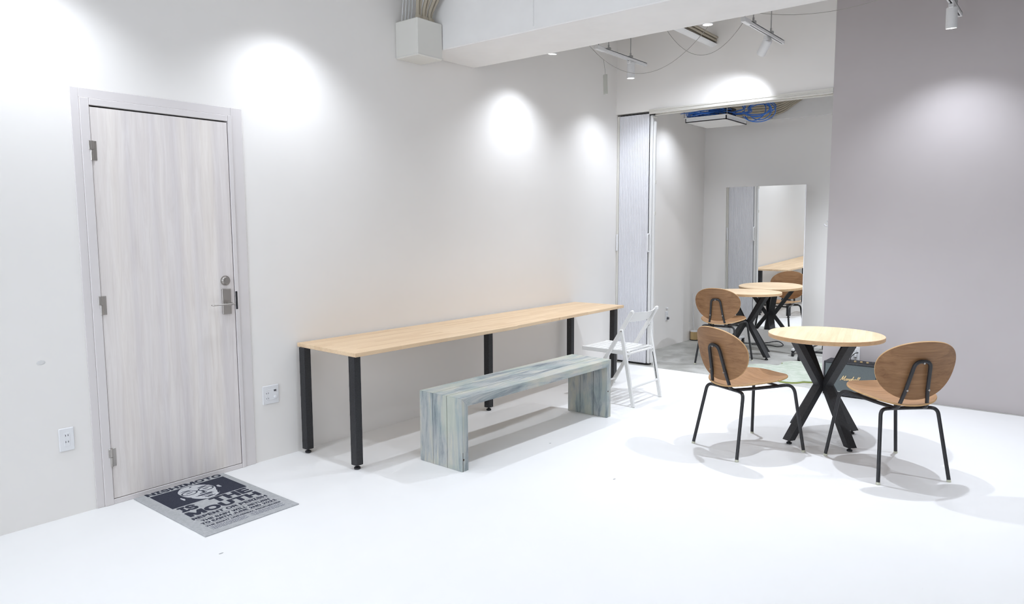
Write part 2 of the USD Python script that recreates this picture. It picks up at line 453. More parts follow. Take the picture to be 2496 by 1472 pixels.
# ---- door
dr = thing('door_1', 'whitewashed wooden door with nickel lever handle', 'door', kind='structure')
fr = []
CW, C2 = .045, .04
for a, b_ in ((DX0 - CW, DX0), (DX1, DX1 + CW - .02)):
    fr.append(bx(a, b_ if a < 1.5 else DX1 + .024, -.014, .10, 0, DZ + .036, .002))
fr.append(bx(DX0 + .0004, DX1 - .0004, -.0138, .10, DZ + .002, DZ + .0357, .002))
part(dr, 'frame', cat(*fr), CASING, False)
fl = [bx(DX0 - CW - C2, DX0 - CW, -.007, .0, 0, DZ + .085, .002), bx(DX1 + .024, DX1 + .024 + .072, -.007, 0, 0, DZ + .085, .002),
      bx(DX0 - CW, DX1 + .024, -.007, 0, DZ + .036, DZ + .085, .002)]
part(dr, 'casing', cat(*fl), CASING, False)
part(dr, 'threshold', bx(DX0, DX1, -.012, .10, 0, .028, .002), CASING, False)
slab = part(dr, 'slab', bx(DX0 + .003, DX1 - .004, -.008, .030, .031, DZ - .006, .0015), DOORWOOD, False)
part(dr, 'dark_gap', bx(DX0, DX1, .041, .06, .028, DZ + .004), SLOT, False)
for zc in (1.905, 1.093, .262):
    hg = cat(cyl((DX0 + .001, -.010, zc - .05), (DX0 + .001, -.010, zc + .002), .0085), bx(DX0 + .003, DX0 + .026, -.0105, -.006, zc - .05, zc + .05, .001))
    hp = part(dr, 'hinge', hg, STEEL)
    part(hp, 'knuckle', cat(cyl((DX0 + .001, -.010, zc + .004), (DX0 + .001, -.010, zc + .05), .0095), bx(DX0 - .014, DX0 - .001, -.018, -.013, zc + .004, zc + .05, .001)), STEEL)
lk = part(slab, 'lock_cylinder', cat(cyl((1.94, -.006, 1.184), (1.94, -.014, 1.184), .030), cyl((1.94, -.014, 1.184), (1.94, -.024, 1.184), .026, .020), cyl((1.94, -.024, 1.184), (1.94, -.028, 1.184), .013)), STEEL)
part(slab, 'lever_plate', cat(bx(1.913, 1.970, -.018, -.006, .980, 1.135, .002)), STEEL, False)
part(slab, 'lever_handle', cat(cyl((1.948, -.008, 1.045), (1.948, -.052, 1.045), .011), bx(1.822, 1.966, -.064, -.046, 1.041, 1.049, .003), bx(1.955, 1.972, -.064, -.01, 1.037, 1.047, .003)), STEEL, False)
part(dr, 'strike_plate', bx(DX1 + .0005, DX1 + .012, -.0165, -.012, 1.005, 1.115, .001), BLACKP, False)

# ------------------------------------------------------------------ lamps on their rails
LAMP0 = []


def aim_matrix(d):
    """Rotation whose -z points along d."""
    z = -np.array(d, float); z /= np.linalg.norm(z)
    x = np.cross([0, 1.0, 0] if abs(z[1]) < .9 else [1.0, 0, 0], z); x /= np.linalg.norm(x)
    return np.stack([x, np.cross(z, x), z], 1)


def spot(x, y, z_lens, aim, label, power=1.0, half=None, group=None):
    """Track spotlight: gear box that grips the rail, yoke, can, lit lens; z_lens = height of the lens, aim = where the can points."""
    d = np.array(aim, float); d /= np.linalg.norm(d)
    top = np.array([x, y, z_lens + .155])                       # the rail's underside
    piv = np.array([x, y, z_lens + .122])
    R = aim_matrix(d)
    t = thing('track_spotlight', label, 'lamp', tuple(top), 0, group)
    loc = lambda p: np.array(p, float) - top
    L = .150
    tail = loc(piv) + np.array([0, 0, 0.0]) - d * .018
    head = tail + d * L
    prof = [(0, 0), (.032, 0), (.0375, .006), (.0385, L - .003), (.0365, L), (.0345, L), (.0335, L - .012), (0, L - .012)]
    can = trimesh.creation.revolve(np.array(prof), sections=36)
    if can.volume < 0:
        can.invert()
    can = xf(can, -R @ np.diag([1, -1, 1]) if False else R @ np.diag([1, -1, -1]), tail)
    part(t, 'can', can, WHITEM)
    lens = xf(trimesh.creation.cylinder(radius=.0338, height=.003, sections=36), R, tail + d * (L - .007))
    part(t, 'lens', lens, LENS)
    part(t, 'gear_box', bx(-.055, .055, -.017, .017, -.030, 0, .004), WHITEM, False)
    part(t, 'yoke', cat(bx(-.012, .012, -.010, .010, -.050, -.028, .003), cyl((0, -.014, -.042), (0, .014, -.042), .006)), WHITEM, False)
    part(t, 'pivot_screw', cyl((-.004, -.019, -.042), (-.004, -.0145, -.042), .004), SLOT)
    lp = tail + d * (L + .004)
    lt = UsdLux.SphereLight.Define(stage, str(t.GetPath()) + '/bulb_light')
    lt.CreateRadiusAttr(LAMP_RADIUS)
    lt.CreateIntensityAttr(LAMP_INTENSITY * power)
    lt.CreateColorAttr(Gf.Vec3f(*LAMP_COLOR))
    sh = UsdLux.ShapingAPI.Apply(lt.GetPrim())
    sh.CreateShapingConeAngleAttr(half or LAMP_HALF_ANGLE)
    sh.CreateShapingConeSoftnessAttr(LAMP_SOFT)
    T = Gf.Matrix4d(*R[:, 0], 0, *R[:, 1], 0, *R[:, 2], 0, *lp, 1)
    UsdGeom.Xformable(lt).AddTransformOp().Set(T)
    return t


def rail(x0, x1, y, z, label, group=None):
    """Lighting rail along x, its underside at z, hung from the ceiling."""
    t = thing('lighting_rail', label, 'lighting rail', (x0, y, z), 0, group)
    L = x1 - x0
    w = .017
    # an inverted channel: the slot is open underneath
    part(t, 'channel', cat(bx(0, L, -w, -.005, 0, .030, .002), bx(0, L, .005, w, 0, .030, .002), bx(0, L, -w, w, .022, .030, .001)), WHITEM, False)
    part(t, 'slot', bx(.01, L - .01, -.0052, .0052, .006, .0222), SLOT, False)
    part(t, 'feed_cap', bx(-.02, .115, -.0195, .0195, -.004, .034, .004), WHITEM, False)
    part(t, 'end_cap', bx(L - .012, L + .006, -.0185, .0185, -.002, .032, .004), WHITEM, False)
    for k, xr in enumerate((.20, L - .30)):
        rod = part(t, 'hanger_rod', cyl((xr, 0, .030), (xr, 0, H - z), .0042, n=10), RODM)
        part(rod, 'hanger_clip', cat(bx(xr - .012, xr + .012, -.022, .022, .024, .050, .003), cyl((xr, 0, .05), (xr, 0, .075), .008, n=10)), RODM, False)
    part(t, 'feed_wire', tube(spline([(.03, .004, .03), (.05, .01, .09), (.10, -.004, .12), (.15, .006, .20)], 6), .0028, 6), BLACKP)
    return t


ZL = 2.96
ZR = ZL + .155
DOWN = (0, 0, -1)
rail(5.41, 6.32, -.45, ZR, 'short white lighting rail nearest the long white wall, under the ceiling')
rail(5.41, 6.32, -1.82, ZR, 'short white lighting rail carrying the tilted spotlight')
rail(5.44, 6.35, -3.17, ZR, 'white lighting rail at the top right corner by the grey wall')
rail(4.40, 4.86, -.45, ZR, 'short lighting rail tucked behind the beam near the long wall')
rail(4.40, 4.86, -1.82, ZR, 'short lighting rail tucked behind the middle of the beam')
spot(6.03, -.45, ZL, DOWN, 'white track spotlight pointing straight down in front of the lintel', .55)
spot(6.00, -1.80, ZL, (.43, .56, -.63), 'white track spotlight tilted sideways towards the lintel', .65, 44)
spot(5.97, -3.17, ZL, (.12, 0, -1), 'white track spotlight in the top right corner by the grey wall', .6)
spot(4.73, -.45, ZL, (0, .10, -1), 'spotlight behind the beam with only its lit lens showing, nearer the long wall', .62)
spot(4.73, -1.82, ZL, DOWN, 'spotlight behind the beam with only its lit lens showing, right of the cable channel', 1.7)
# the same lamps, in the rows that hang outside the photograph
for yy in (-.45, -1.82, -3.17, -4.55):
    if yy < -4:
        rail(4.3, 6.2, yy, ZR, 'white lighting rail hung outside the right edge of the view')
        spot(4.73, yy, ZL, DOWN, 'white track spotlight hung far right of the view behind the beam')
    if yy == -3.17:
        rail(4.3, 4.9, yy, ZR, 'white lighting rail above the top edge of the view')
        spot(4.73, yy, ZL, DOWN, 'white track spotlight above the round table, out of view', 1.6)
    row = {-.45: 'first', -1.82: 'second', -3.17: 'third', -4.55: 'fourth'}[yy]
    rail(-.9, 2.75, yy, ZR, f'long white lighting rail before the beam, {row} from the long wall')
    pw = {-.45: .54, -1.82: .45, -3.17: .25, -4.55: .20}[yy]
    for xx in (-.42, .975, 2.377):
        if xx < 0 and yy > -1:
            continue
        where = {-.42: 'above the viewer', .975: 'in line with the wooden door', 2.377: 'in line with the long table'}[xx]
        spot(xx, yy, ZL, (0, .10, -1) if yy > -1 else DOWN, f'white track spotlight {where}, {row} row from the wall', pw)
rail(7.1, 8.1, -.42, ZR, 'white lighting rail inside the back room above the side wall')
spot(7.62, -.42, ZL, DOWN, 'white track spotlight inside the back room above the side wall', .55)
rail(7.1, 8.1, -2.9, ZR, 'white lighting rail inside the back room behind the grey wall')
spot(7.62, -2.9, ZL, DOWN, 'white track spotlight inside the back room behind the grey wall', 3.4)
rail(7.1, 8.0, -1.82, ZR, 'white lighting rail in the middle of the back room')
spot(7.45, -1.82, ZL, DOWN, 'white track spotlight in the middle of the back room', .9)

# ------------------------------------------------------------------ folding partition
XA, Y0A, Y1A = 6.585, -.030, -.385
ac = thing('accordion_door', 'pleated white folding partition pushed to the left of the opening', 'folding door', (XA, 0, 0))
npl = 18
for k in range(npl):
    ya, yb = Y0A + (Y1A - Y0A) * k / npl, Y0A + (Y1A - Y0A) * (k + 1) / npl
    ym = (ya + yb) / 2
    D, th = .048, .0030
    prof = Polygon([(-D + .006, ya), (-D, ym), (-D + .006, yb), (-D + .010, yb + .0004), (-D + .012, ym), (D - .012, ym), (D - .010, yb + .0004), (D - .006, yb), (D, ym), (D - .006, ya), (D - .010, ya - .0004), (D - .012, ym + th), (-D + .012, ym + th), (-D + .010, ya - .0004)]).buffer(0)
    part(ac, 'pleat', extrude(prof, 2.655, .022), VINYL, False)
lp_ = part(ac, 'lead_post', cat(bx(-.032, .032, Y1A - .034, Y1A - .002, .018, 2.662, .006), bx(-.020, .020, Y1A - .060, Y1A - .032, .022, 2.60, .009)), VINYLW, False)
part(lp_, 'pull_handle', cat(*[tube(fillet([(s * .030, Y1A - .014, 1.42), (s * .068, Y1A - .014, 1.42), (s * .068, Y1A - .014, 1.235), (s * .030, Y1A - .014, 1.235)], .018), .0085, 10) for s in (-1, 1)]), WHITEP)
part(lp_, 'catch', cat(bx(-.012, .012, Y1A - .066, Y1A - .058, 1.95, 1.985, .002), bx(-.012, .012, Y1A - .066, Y1A - .058, 1.62, 1.655, .002), cyl((-.03, Y1A - .05, 2.64), (.03, Y1A - .05, 2.64), .006)), CREAM)
part(ac, 'jamb_channel', cat(bx(-.040, .040, -.012, -.002, .005, 2.68, .002), bx(-.045, -.038, -.028, -.002, .005, 2.68, .001), bx(.038, .045, -.028, -.002, .005, 2.68, .001)), CREAM, False)
part(ac, 'jamb_latch', cat(bx(-.058, -.044, -.026, -.004, 1.235, 1.415, .004), bx(.044, .058, -.026, -.004, 1.235, 1.415, .004)), WHITEP, False)
part(ac, 'bottom_sweep', bx(-.034, .034, Y1A - .03, Y0A, .006, .020, .002), BLACKP, False)
part(ac, 'top_glide', bx(-.030, .030, Y1A - .03, Y0A, 2.664, 2.690, .002), SLOT, False)

hk = thing('latch_keeper', 'small white hook latch on the left edge of the grey wall', 'hook', (6.60, YP, 1.50))
part(hk, 'plate', bx(-.018, .018, 0, .010, -.03, .03, .003), WHITEP, False)
part(hk, 'prong', cat(tube(spline([(0, .008, .0), (0, .040, -.004), (-.002, .058, .012)], 8), .008, 8), tube(spline([(0, .006, .012), (0, .028, .032), (0, .034, .044)], 8), .006, 8)), WHITEP)
part(hk, 'screw', cyl((-.0195, .004, -.022), (-.0175, .004, -.022), .005), SLOT)

# ------------------------------------------------------------------ long table
TZ = .742
lt_ = thing('long_table', 'long narrow wooden table on black square legs along the white wall', 'table')


def quad_top(pts, z0, z1, b=.002):
    p = Polygon(pts)
    a = extrude(p.buffer(-b, join_style=2), z1 - z0, z0)
    m_ = extrude(p, z1 - z0 - 2 * b, z0 + b)
    return trimesh.convex.convex_hull(np.vstack([a.vertices, m_.vertices]))


for pts in ([(2.398, -.652), (3.962, -.668), (3.962, -.030), (2.424, -.016)], [(3.9635, -.655), (5.718, -.583), (5.684, -.034), (3.9635, -.030)]):
    part(lt_, 'tabletop', quad_top(pts, TZ - .026, TZ), PINE, False)
for px, py in ((2.434, -.596), (2.440, -.075), (4.03, -.303), (5.575, -.555), (5.52, -.095)):
    lg = part(lt_, 'leg', bx(px - .027, px + .027, py - .027, py + .027, .028, TZ - .026, .003), BLACK, False)
    part(lg, 'leveling_foot', lathe([(0, 0), (.017, 0), (.020, .003), (.020, .012), (.014, .016), (.008, .017), (.008, .030), (0, .030)], 20, (px, py, 0)), BLACKP)

# ------------------------------------------------------------------ bench
bn = thing('plank_bench', 'low plank bench in worn blue-grey and cream paint in front of the long table', 'bench', (2.793, -1.157, 0), -1.15)
BL, BW, BH, BT = 1.688, .372, .460, .054
ws = [.118, .123, .127]
y = 0.0
yb = [0, .1270 + .0042, .1270 + .0042 + .123 + .0030]
wd = [.127, .123, .118]
for k in range(3):
    a, b_ = yb[k], yb[k] + wd[k]
    # mitred corners, as on the bench
    prof = Polygon([(0, BH), (BL, BH), (BL - BT, BH - BT), (BT, BH - BT)])
    t = extrude(prof, b_ - a)
    t.apply_transform(np.array([[1, 0, 0, 0], [0, 0, -1, b_], [0, 1, 0, 0], [0, 0, 0, 1.0]]))
    if t.volume < 0: t.invert()
    part(bn, 'seat_plank', t, BENCHX, False)
    for s in (0, 1):
        pr = Polygon([(0, 0.001), (BT, .001), (BT, BH - BT - .001), (0, BH - .001)])
        if s: pr = affinity.affine_transform(pr, [-1, 0, 0, 1, BL, 0])
        t = extrude(pr, b_ - a)
        t.apply_transform(np.array([[1, 0, 0, 0], [0, 0, -1, b_], [0, 1, 0, 0], [0, 0, 0, 1.0]]))
        if t.volume < 0: t.invert()
        part(bn, 'leg_plank', t, BENCHZ, False)
for a, b_ in ((.1265, .1318), (.2538, .2578)):
    # loose tongues that close the joints, set well back from the faces
    part(bn, 'tongue', bx(.012, BL - .012, a, b_, BH - BT + .012, BH - .012), BENCHX, False)
    part(bn, 'tongue', bx(.012, BT - .012, a, b_, .004, BH - BT + .011), BENCHZ, False)
    part(bn, 'tongue', bx(BL - BT + .012, BL - .012, a, b_, .004, BH - BT + .011), BENCHZ, False)
part(bn, 'knot', cat(cyl((.012, -.0006, .075), (.012, .004, .075), .007), cyl((BL - .04, -.0006, .21), (BL - .04, .004, .21), .006), bx(.006, .009, -.0005, .003, .0, .12)), plain('dark_knot', (.07, .05, .035), .8))

# ------------------------------------------------------------------ white folding chair (backrest towards the camera, seat towards the wall)
fc = thing('folding_chair', 'white wooden folding chair beside the right end of the long table', 'chair', (5.08, -.93, 0))
XL, XR = -.215, .215


def fy(y): return y + .93


for s in (-1, 1):
    xo = s * .215
    # long leg: back top to front foot
    p0, p1 = np.array([xo, fy(-1.160), .800]), np.array([xo, fy(-.672), .0])
    part(fc, 'long_leg', cat(bar(p1, p0, .034, .020, (0, 1, .5), .004), xf(trimesh.creation.icosphere(2, .0125), None, p0)), WHITEC, 30)
    xi = s * .192
    q0, q1 = np.array([s * .239, fy(-1.192), 0.0]), np.array([s * .239, fy(-1.070), .645])
    sl = part(fc, 'short_leg', bar(q0, q1, .034, .020, (0, 1, 0), .005), WHITEC, 30)
    part(sl, 'pivot_screw', cyl((s * .253, fy(-1.074), .632), (s * .224, fy(-1.074), .632), .007, n=12), SCREW)
    part(sl, 'slot', bar(q0 + (q1 - q0) * .26 + np.array([-s * .0103, 0, 0]), q0 + (q1 - q0) * .62 + np.array([-s * .0103, 0, 0]), .006, .0012, (0, 1, 0), 0), SLOT, False)
    part(fc, 'seat_rail', bx(xi - .010, xi + .010, fy(-1.125), fy(-.655), .426, .463, .004), WHITEC, 30)
for k in range(8):
    ya = fy(-1.100) + k * .0565
    part(fc, 'seat_slat', bx(-.182, .182, ya, ya + .042, .447, .460, .003), WHITEC, 30)
# backrest: bowed board between the tops of the long legs
nb = 16
xs = np.linspace(-.208, .208, nb)
vv, ff = [], []
for i, x in enumerate(xs):
    bow = .050 * (1 - (x / .208) ** 2)
    for dz, dy in ((0, 0), (.088, -.053)):
        for dt in (0, .011):
            dip = .008 * (1 - (x / .208) ** 2) if dz else 0
            vv.append((x, fy(-1.092) + dy - bow * 1.0 + dt, .704 + dz - dip))
for i in range(nb - 1):
    a = i * 4; c = a + 4
    for q in ((a, c, c + 2, a + 2), (a + 1, a + 3, c + 3, c + 1), (a + 2, c + 2, c + 3, a + 3), (a, a + 1, c + 1, c)):
        ff.append(q)
ff += [(0, 2, 3, 1), ((nb - 1) * 4, (nb - 1) * 4 + 1, (nb - 1) * 4 + 3, (nb - 1) * 4 + 2)]
tb = trimesh.Trimesh(np.array(vv), np.vstack([[(q[0], q[1], q[2]), (q[0], q[2], q[3])] for q in ff]), process=False)
trimesh.repair.fix_normals(tb)
part(fc, 'backrest', tb, WHITEC, 30)
part(fc, 'rear_crossbar', cyl((-.232, fy(-1.163), .155), (.232, fy(-1.163), .155), .0085, n=14), WHITEC)
part(fc, 'front_crossbar', cyl((-.210, fy(-.742), .115), (.210, fy(-.742), .115), .0085, n=14), WHITEC)
part(fc, 'seat_pivot_bar', cyl((-.236, fy(-1.112), .436), (.236, fy(-1.112), .436), .0095, n=14), WHITEC)

# ------------------------------------------------------------------ bentwood chairs
def shell(outline, surf, th, rings=16, seg=64):
    """A curved board: outline(theta) -> (a, b), surf(a, b) -> 3D; th = thickness. Returns (faces, rim)."""
    A = np.array([outline(2 * np.pi * k / seg) for k in range(seg)])
    P, idx = [np.array([0.0, 0.0]) + A.mean(0)], []
    for r in range(1, rings + 1):
        q = r / rings
        P += list(A.mean(0) + (A - A.mean(0)) * q)
    P = np.array(P)
    V = np.array([surf(*p) for p in P])
    e = 1e-4
    du = np.array([(np.array(surf(p[0] + e, p[1])) - np.array(surf(p[0] - e, p[1]))) for p in P])
    dv = np.array([(np.array(surf(p[0], p[1] + e)) - np.array(surf(p[0], p[1] - e))) for p in P])
    N = np.cross(du, dv); N /= np.linalg.norm(N, axis=1, keepdims=True)
    F = []
    for k in range(seg):
        F.append((0, 1 + k, 1 + (k + 1) % seg))
    for r in range(1, rings):
        o, p = 1 + (r - 1) * seg, 1 + r * seg
        for k in range(seg):
            k2 = (k + 1) % seg
            F += [(o + k, p + k, p + k2), (o + k, p + k2, o + k2)]
    F = np.array(F)
    n = len(V)
    top, bot = V + N * th / 2, V - N * th / 2
    face = trimesh.Trimesh(np.vstack([top, bot]), np.vstack([F, F[:, ::-1] + n]), process=False)
    o = 1 + (rings - 1) * seg
    c = V[o:o + seg] - V[0]
    outv = c / np.linalg.norm(c, axis=1, keepdims=True) * .0016
    rv = np.vstack([top[o:o + seg], V[o:o + seg] + N[o:o + seg] * th * .25 + outv, V[o:o + seg] - N[o:o + seg] * th * .25 + outv, bot[o:o + seg]])
    rf = []
    for j in range(3):
        for k in range(seg):
            k2 = (k + 1) % seg
            rf += [(j * seg + k, (j + 1) * seg + k, (j + 1) * seg + k2), (j * seg + k, (j + 1) * seg + k2, j * seg + k2)]
    rim = trimesh.Trimesh(rv, np.array(rf), process=False)
    return face, rim


def sup(th, a, b, n):
    c, s = math.cos(th), math.sin(th)
    return a * math.copysign(abs(c) ** (2 / n), c), b * math.copysign(abs(s) ** (2 / n), s)


def back_outline(th):
    a, b = sup(th, .241, .185, 2.16)
    a *= 1.0 + .115 * (b / .185)   # fuller towards the top
    return a, b


def back_surf(a, b):
    z = .669 + b * .965
    x = -.262 - b * .265 + (.74 + 1.2 * b) * a * a - .6 * b * b
    return np.array([x, -a, z])


def seat_outline(th):
    f, l = sup(th, .256, .232, 2.4)
    l *= 1.0 - .14 * max(f, 0) / .252
    return f + .005, l


def seat_surf(f, l):
    z = .4535 + .85 * l * l + .46 * max(f + .05, 0) ** 2 - 1.6 * max(f - .20, 0) ** 2 + .25 * max(-f - .12, 0) ** 2
    return np.array([f, l, z])


def make_chair(label, loc, rotz, group):
    t = thing('bentwood_chair', label, 'chair', loc, rotz, group)
    face, rim = shell(seat_outline, seat_surf, .011)
    st = part(t, 'seat', face, WALNUTS, 40)
    part(st, 'edge_band', rim, PLY, 50, 'lighter plywood edge')
    face, rim = shell(back_outline, back_surf, .011)
    bk = part(t, 'backrest', face, WALNUT, 40)
    part(bk, 'edge_band', rim, PLY, 50, 'lighter plywood edge')
    R_ = .0108

    def behind(b, off=.019):
        p = back_surf(0, b); return p + np.array([-off, 0, 0])
    pts, top = [], behind(.045)
    zb = .4345
    half = []
    half.append((.272, .243, .006))
    half.append((.222, .186, .452))
    half.append((-.05, .118, zb))
    half.append((-.222, .090, zb))
    bl = back_surf(.075, -.128) + np.array([-.017, 0, 0])
    half.append((bl[0], .068, bl[2]))
    tp = behind(.060)
    half.append((tp[0], .046, tp[2]))
    left = [np.array(p) for p in half]
    rightp = [np.array([p[0], -p[1], p[2]]) for p in half[::-1]]
    line = left + rightp
    rad = [0, .070, .10, .045, .30, .046] + [.046, .30, .045, .10, .070, 0]
    part(t, 'frame_tube', tube(fillet(line, rad, 9), R_, 14), BLACKT, True)
    lo = [(-.272, .219, .006), (-.196, .176, .427), (-.172, .10, .4245), (-.172, -.10, .4245), (-.196, -.176, .427), (-.272, -.219, .006)]
    part(t, 'rear_leg_tube', tube(fillet(lo, [0, .055, .02, .02, .055, 0], 8), R_, 14), BLACKT, True)
    fl_ = [(.14, .155, .4395), (.14, -.155, .4395)]
    part(t, 'front_brace', tube(np.linspace(fl_[0], fl_[1], 6), .008, 10), BLACKT, True)
    for fx, fy_, px, py in ((.272, .243, .27, .24), (.272, -.243, .27, -.24), (-.272, .219, -.27, .218), (-.272, -.219, -.27, -.218)):
        part(t, 'foot_cap', cyl((fx, fy_, 0), (fx - .002 * np.sign(fx), fy_ * .995, .014), .0122, .0118, 14), CAP)
    for b, l in ((.050, 0.0), (-.122, .0665), (-.122, -.0665)):
        p = back_surf(l, b)
        part(t, 'screw', cyl(p + np.array([-.034, 0, 0]), p + np.array([-.020, 0, 0]), .0058, n=14), SCREW)
    return t


CH = 'bentwood chairs with black tube legs'
make_chair('brown bentwood chair right of the nearer round table, backrest facing the viewer', (4.49, -3.168, 0), 44, CH)
ch0 = stage.GetPrimAtPath('/World/bentwood_chair')
copy_of(ch0, (4.37, -2.33, 0), -27.3, 'brown bentwood chair on the left of the nearer round table', CH)
copy_of(ch0, (7.21, -.98, 0), 4.7, 'brown bentwood chair at the far round table in the back room', CH)


# ------------------------------------------------------------------ round tables
def make_round(label, loc, rotz, group):
    t = thing('round_table', label, 'table', loc, rotz, group)
    tp = part(t, 'tabletop', lathe([(0, .7225), (.3725, .7225), (.375, .725), (.375, .7495), (.3725, .752), (0, .752)], 96), PINE, 30)
    part(tp, 'edge_band', lathe([(.3745, .7257), (.3757, .7257), (.3757, .7488), (.3745, .7488), (.3745, .7257)], 96), EDGEWOOD, 30, 'darker wooden rim')
    zc = .392
    for a in (-40, 40, 140, 220):
        a = math.radians(a)
        rd, tg = np.array([math.cos(a), math.sin(a), 0]), np.array([-math.sin(a), math.cos(a), 0])
        # a bent arm: from under the top to the hub and out again to the floor
        w, d = .062, .044
        r_top, r_hub, r_bot = .262, .022, .300
        def ring(r, z, dr):
            return [rd * (r + sx * dr) + tg * (sy * w / 2) + np.array([0, 0, z]) for sx, sy in ((-1, -1), (1, -1), (1, 1), (-1, 1))]
        k = d / 2 / math.sin(math.radians(58))
        V = np.array(ring(r_top, .7165, k) + ring(r_hub + k * .55, zc, k * 1.0) + ring(r_bot, .030, k))
        F = []
        for j in range(2):
            for q in range(4):
                q2 = (q + 1) % 4
                F += [(j * 4 + q, j * 4 + q2, (j + 1) * 4 + q2), (j * 4 + q, (j + 1) * 4 + q2, (j + 1) * 4 + q)]
        F += [(0, 2, 1), (0, 3, 2), (8, 9, 10), (8, 10, 11)]
        lg_ = trimesh.Trimesh(V, np.array(F), process=False)
        trimesh.repair.fix_normals(lg_)
        lp = part(t, 'bent_leg', lg_, BLACK, False)
        part(lp, 'leveling_foot', lathe([(0, 0), (.016, 0), (.018, .003), (.018, .011), (.009, .015), (.009, .032), (0, .032)], 18, tuple(rd * (r_bot - .005))), BLACKP)
    part(t, 'top_plate', bx(-.20, .20, -.20, .20, .716, .7225, .002), BLACK, False)
    return t


RT = 'round wooden tables on black crossed legs'
make_round('nearer round wooden table on black crossed legs, on the white floor', (4.886, -2.674, 0), 192, RT)
rt0 = stage.GetPrimAtPath('/World/round_table')
copy_of(rt0, (7.745, -1.032, 0), 290, 'far round wooden table on the concrete floor before the mirror', RT)

# ------------------------------------------------------------------ rolling mirror
mr = thing('rolling_mirror', 'tall frameless mirror on a wheeled stand behind the far round table', 'mirror', (8.155, -1.06, 0))
tilt = math.radians(1.25)
Rm = np.array([[math.cos(tilt), 0, -math.sin(tilt)], [0, 1, 0], [math.sin(tilt), 0, math.cos(tilt)]])
gl = bx(0, .006, -.468, .462, 0, 1.694, .0008)
part(mr, 'mirror_glass', xf(gl, Rm, (-.018, 0, .272)), MIRROR, False)
part(mr, 'backing_board', xf(bx(.0065, .026, -.468, .462, 0, 1.694, .001), Rm, (-.018, 0, .272)), WHITEP, False)
for s in (-.41, .41):
    part(mr, 'post', xf(bx(.027, .055, s - .014, s + .014, -.20, 1.4, .003), Rm, (-.018, 0, .272)), WHITEM, False)
    ft = part(mr, 'foot_bar', bx(-.12, .51, s - .016, s + .016, .066, .092, .004), WHITEM, False)
    for xx in (-.10, .49):
        part(ft, 'caster', cat(cyl((xx, s - .011, .025), (xx, s + .011, .025), .025, n=22), bx(xx - .014, xx + .014, s - .017, s + .017, .048, .067, .003)), BLACKP)

# low dolly beside it
dl = thing('wheeled_dolly', 'low black wheeled frame partly hidden behind the grey wall', 'dolly', (8.25, -2.05, 0))
part(dl, 'frame', tube(fillet([(.0, .62, .04), (.02, .30, .04), (.02, -.45, .04)], .03), .012, 10), BLACKP)
part(dl, 'cross_bar', cat(tube(np.array([(-.45, .42, .10), (.5, .42, .10)]), .010, 10), tube(np.array([(-.45, -.40, .10), (.5, -.40, .10)]), .010, 10), tube(np.array([(.02, .42, .04), (.02, .42, .10)]), .008, 8)), BLACKP)
for xx in (-.45, .48):
    for yy in (.43, -.41):
        part(dl, 'caster', cat(cyl((xx, yy - .012, .03), (xx, yy + .012, .03), .030, n=22), bx(xx - .012, xx + .012, yy - .016, yy + .016, .055, .095, .003)), BLACKP)

# ------------------------------------------------------------------ amplifier-style speaker
sp = thing('cabinet_speaker', 'dark grey speaker cabinet with grille cloth standing against the grey wall', 'speaker', (6.305, -2.505, 0))
part(sp, 'cabinet', cat(bx(.012, .20, -.219, .219, .008, .305, .008), bx(0, .03, -.219, -.207, .008, .305, .004), bx(0, .03, .207, .219, .008, .305, .004), bx(0, .03, -.219, .219, .292, .305, .004), bx(0, .03, -.219, .219, .008, .040, .004)), TOLEX, False)
gr = part(sp, 'grille', bx(.006, .016, -.206, .206, .044, .291, .002), GRILLE, False)
part(sp, 'piping', bx(.003, .010, -.207, .207, .040, .046, .002), PIPING, False)
part(sp, 'control_panel', bx(.055, .12, -.19, .06, .3045, .3075, .001), BLACKP, False)
for k, yy in enumerate((-.02, -.07, -.12)):
    part(sp, 'knob', cyl((.085, yy, .307), (.085, yy, .318), .011, .010, 18), GOLD)
part(sp, 'toggle', cat(cyl((.085, -.16, .307), (.079, -.16, .325), .004, .003, 10)), SCREW)
# the name in joined handwriting: strokes in units of the letter height, slanted, thickened and extruded
from shapely.geometry import LineString
STROKES = [[(-.15, -.05), (.0, .25), (.18, 1.25), (.28, .10), (.62, 1.30), (.60, .05), (.75, .0)],                      # M
           [(1.12, .48), (.98, .55), (.86, .30), (.92, .03), (1.06, .10), (1.14, .50), (1.14, .10), (1.26, .02)],        # a
           [(1.26, .02), (1.38, .50), (1.40, .40), (1.54, .44), (1.50, .08), (1.62, .02)],                              # r
           [(1.62, .02), (1.82, .58), (1.92, .25), (1.86, .0), (1.72, .06)],                                            # s
           [(1.98, .0), (2.14, 1.15), (2.20, 1.05), (2.06, .10), (2.20, .48), (2.34, .42), (2.34, .06), (2.46, .02)],    # h
           [(2.78, .48), (2.64, .55), (2.52, .30), (2.58, .03), (2.72, .10), (2.80, .50), (2.80, .10), (2.92, .02)],     # a
           [(2.92, .02), (3.14, 1.05), (3.10, 1.18), (3.04, .90), (3.04, .10), (3.16, .02)],                            # l
           [(3.16, .02), (3.40, 1.05), (3.36, 1.18), (3.30, .90), (3.30, .10), (3.46, .06)]]                            # l
script = union_all([LineString(spline([(x_, y_, 0) for x_, y_ in st], 8)[:, :2]).buffer(.062) for st in STROKES]).simplify(.01)
script = affinity.affine_transform(script, [.042, .010, 0, .030, -.072, -.012])
sc_ = extrude(script, .004)
v = sc_.vertices.copy()
sc_.vertices = np.stack([.0062 - v[:, 2], -v[:, 0] - .002, v[:, 1] + .163 + v[:, 0] * .03], 1)
if sc_.volume < 0: sc_.invert()
part(sp, 'lettering', sc_, GOLD, False, 'golden script lettering')
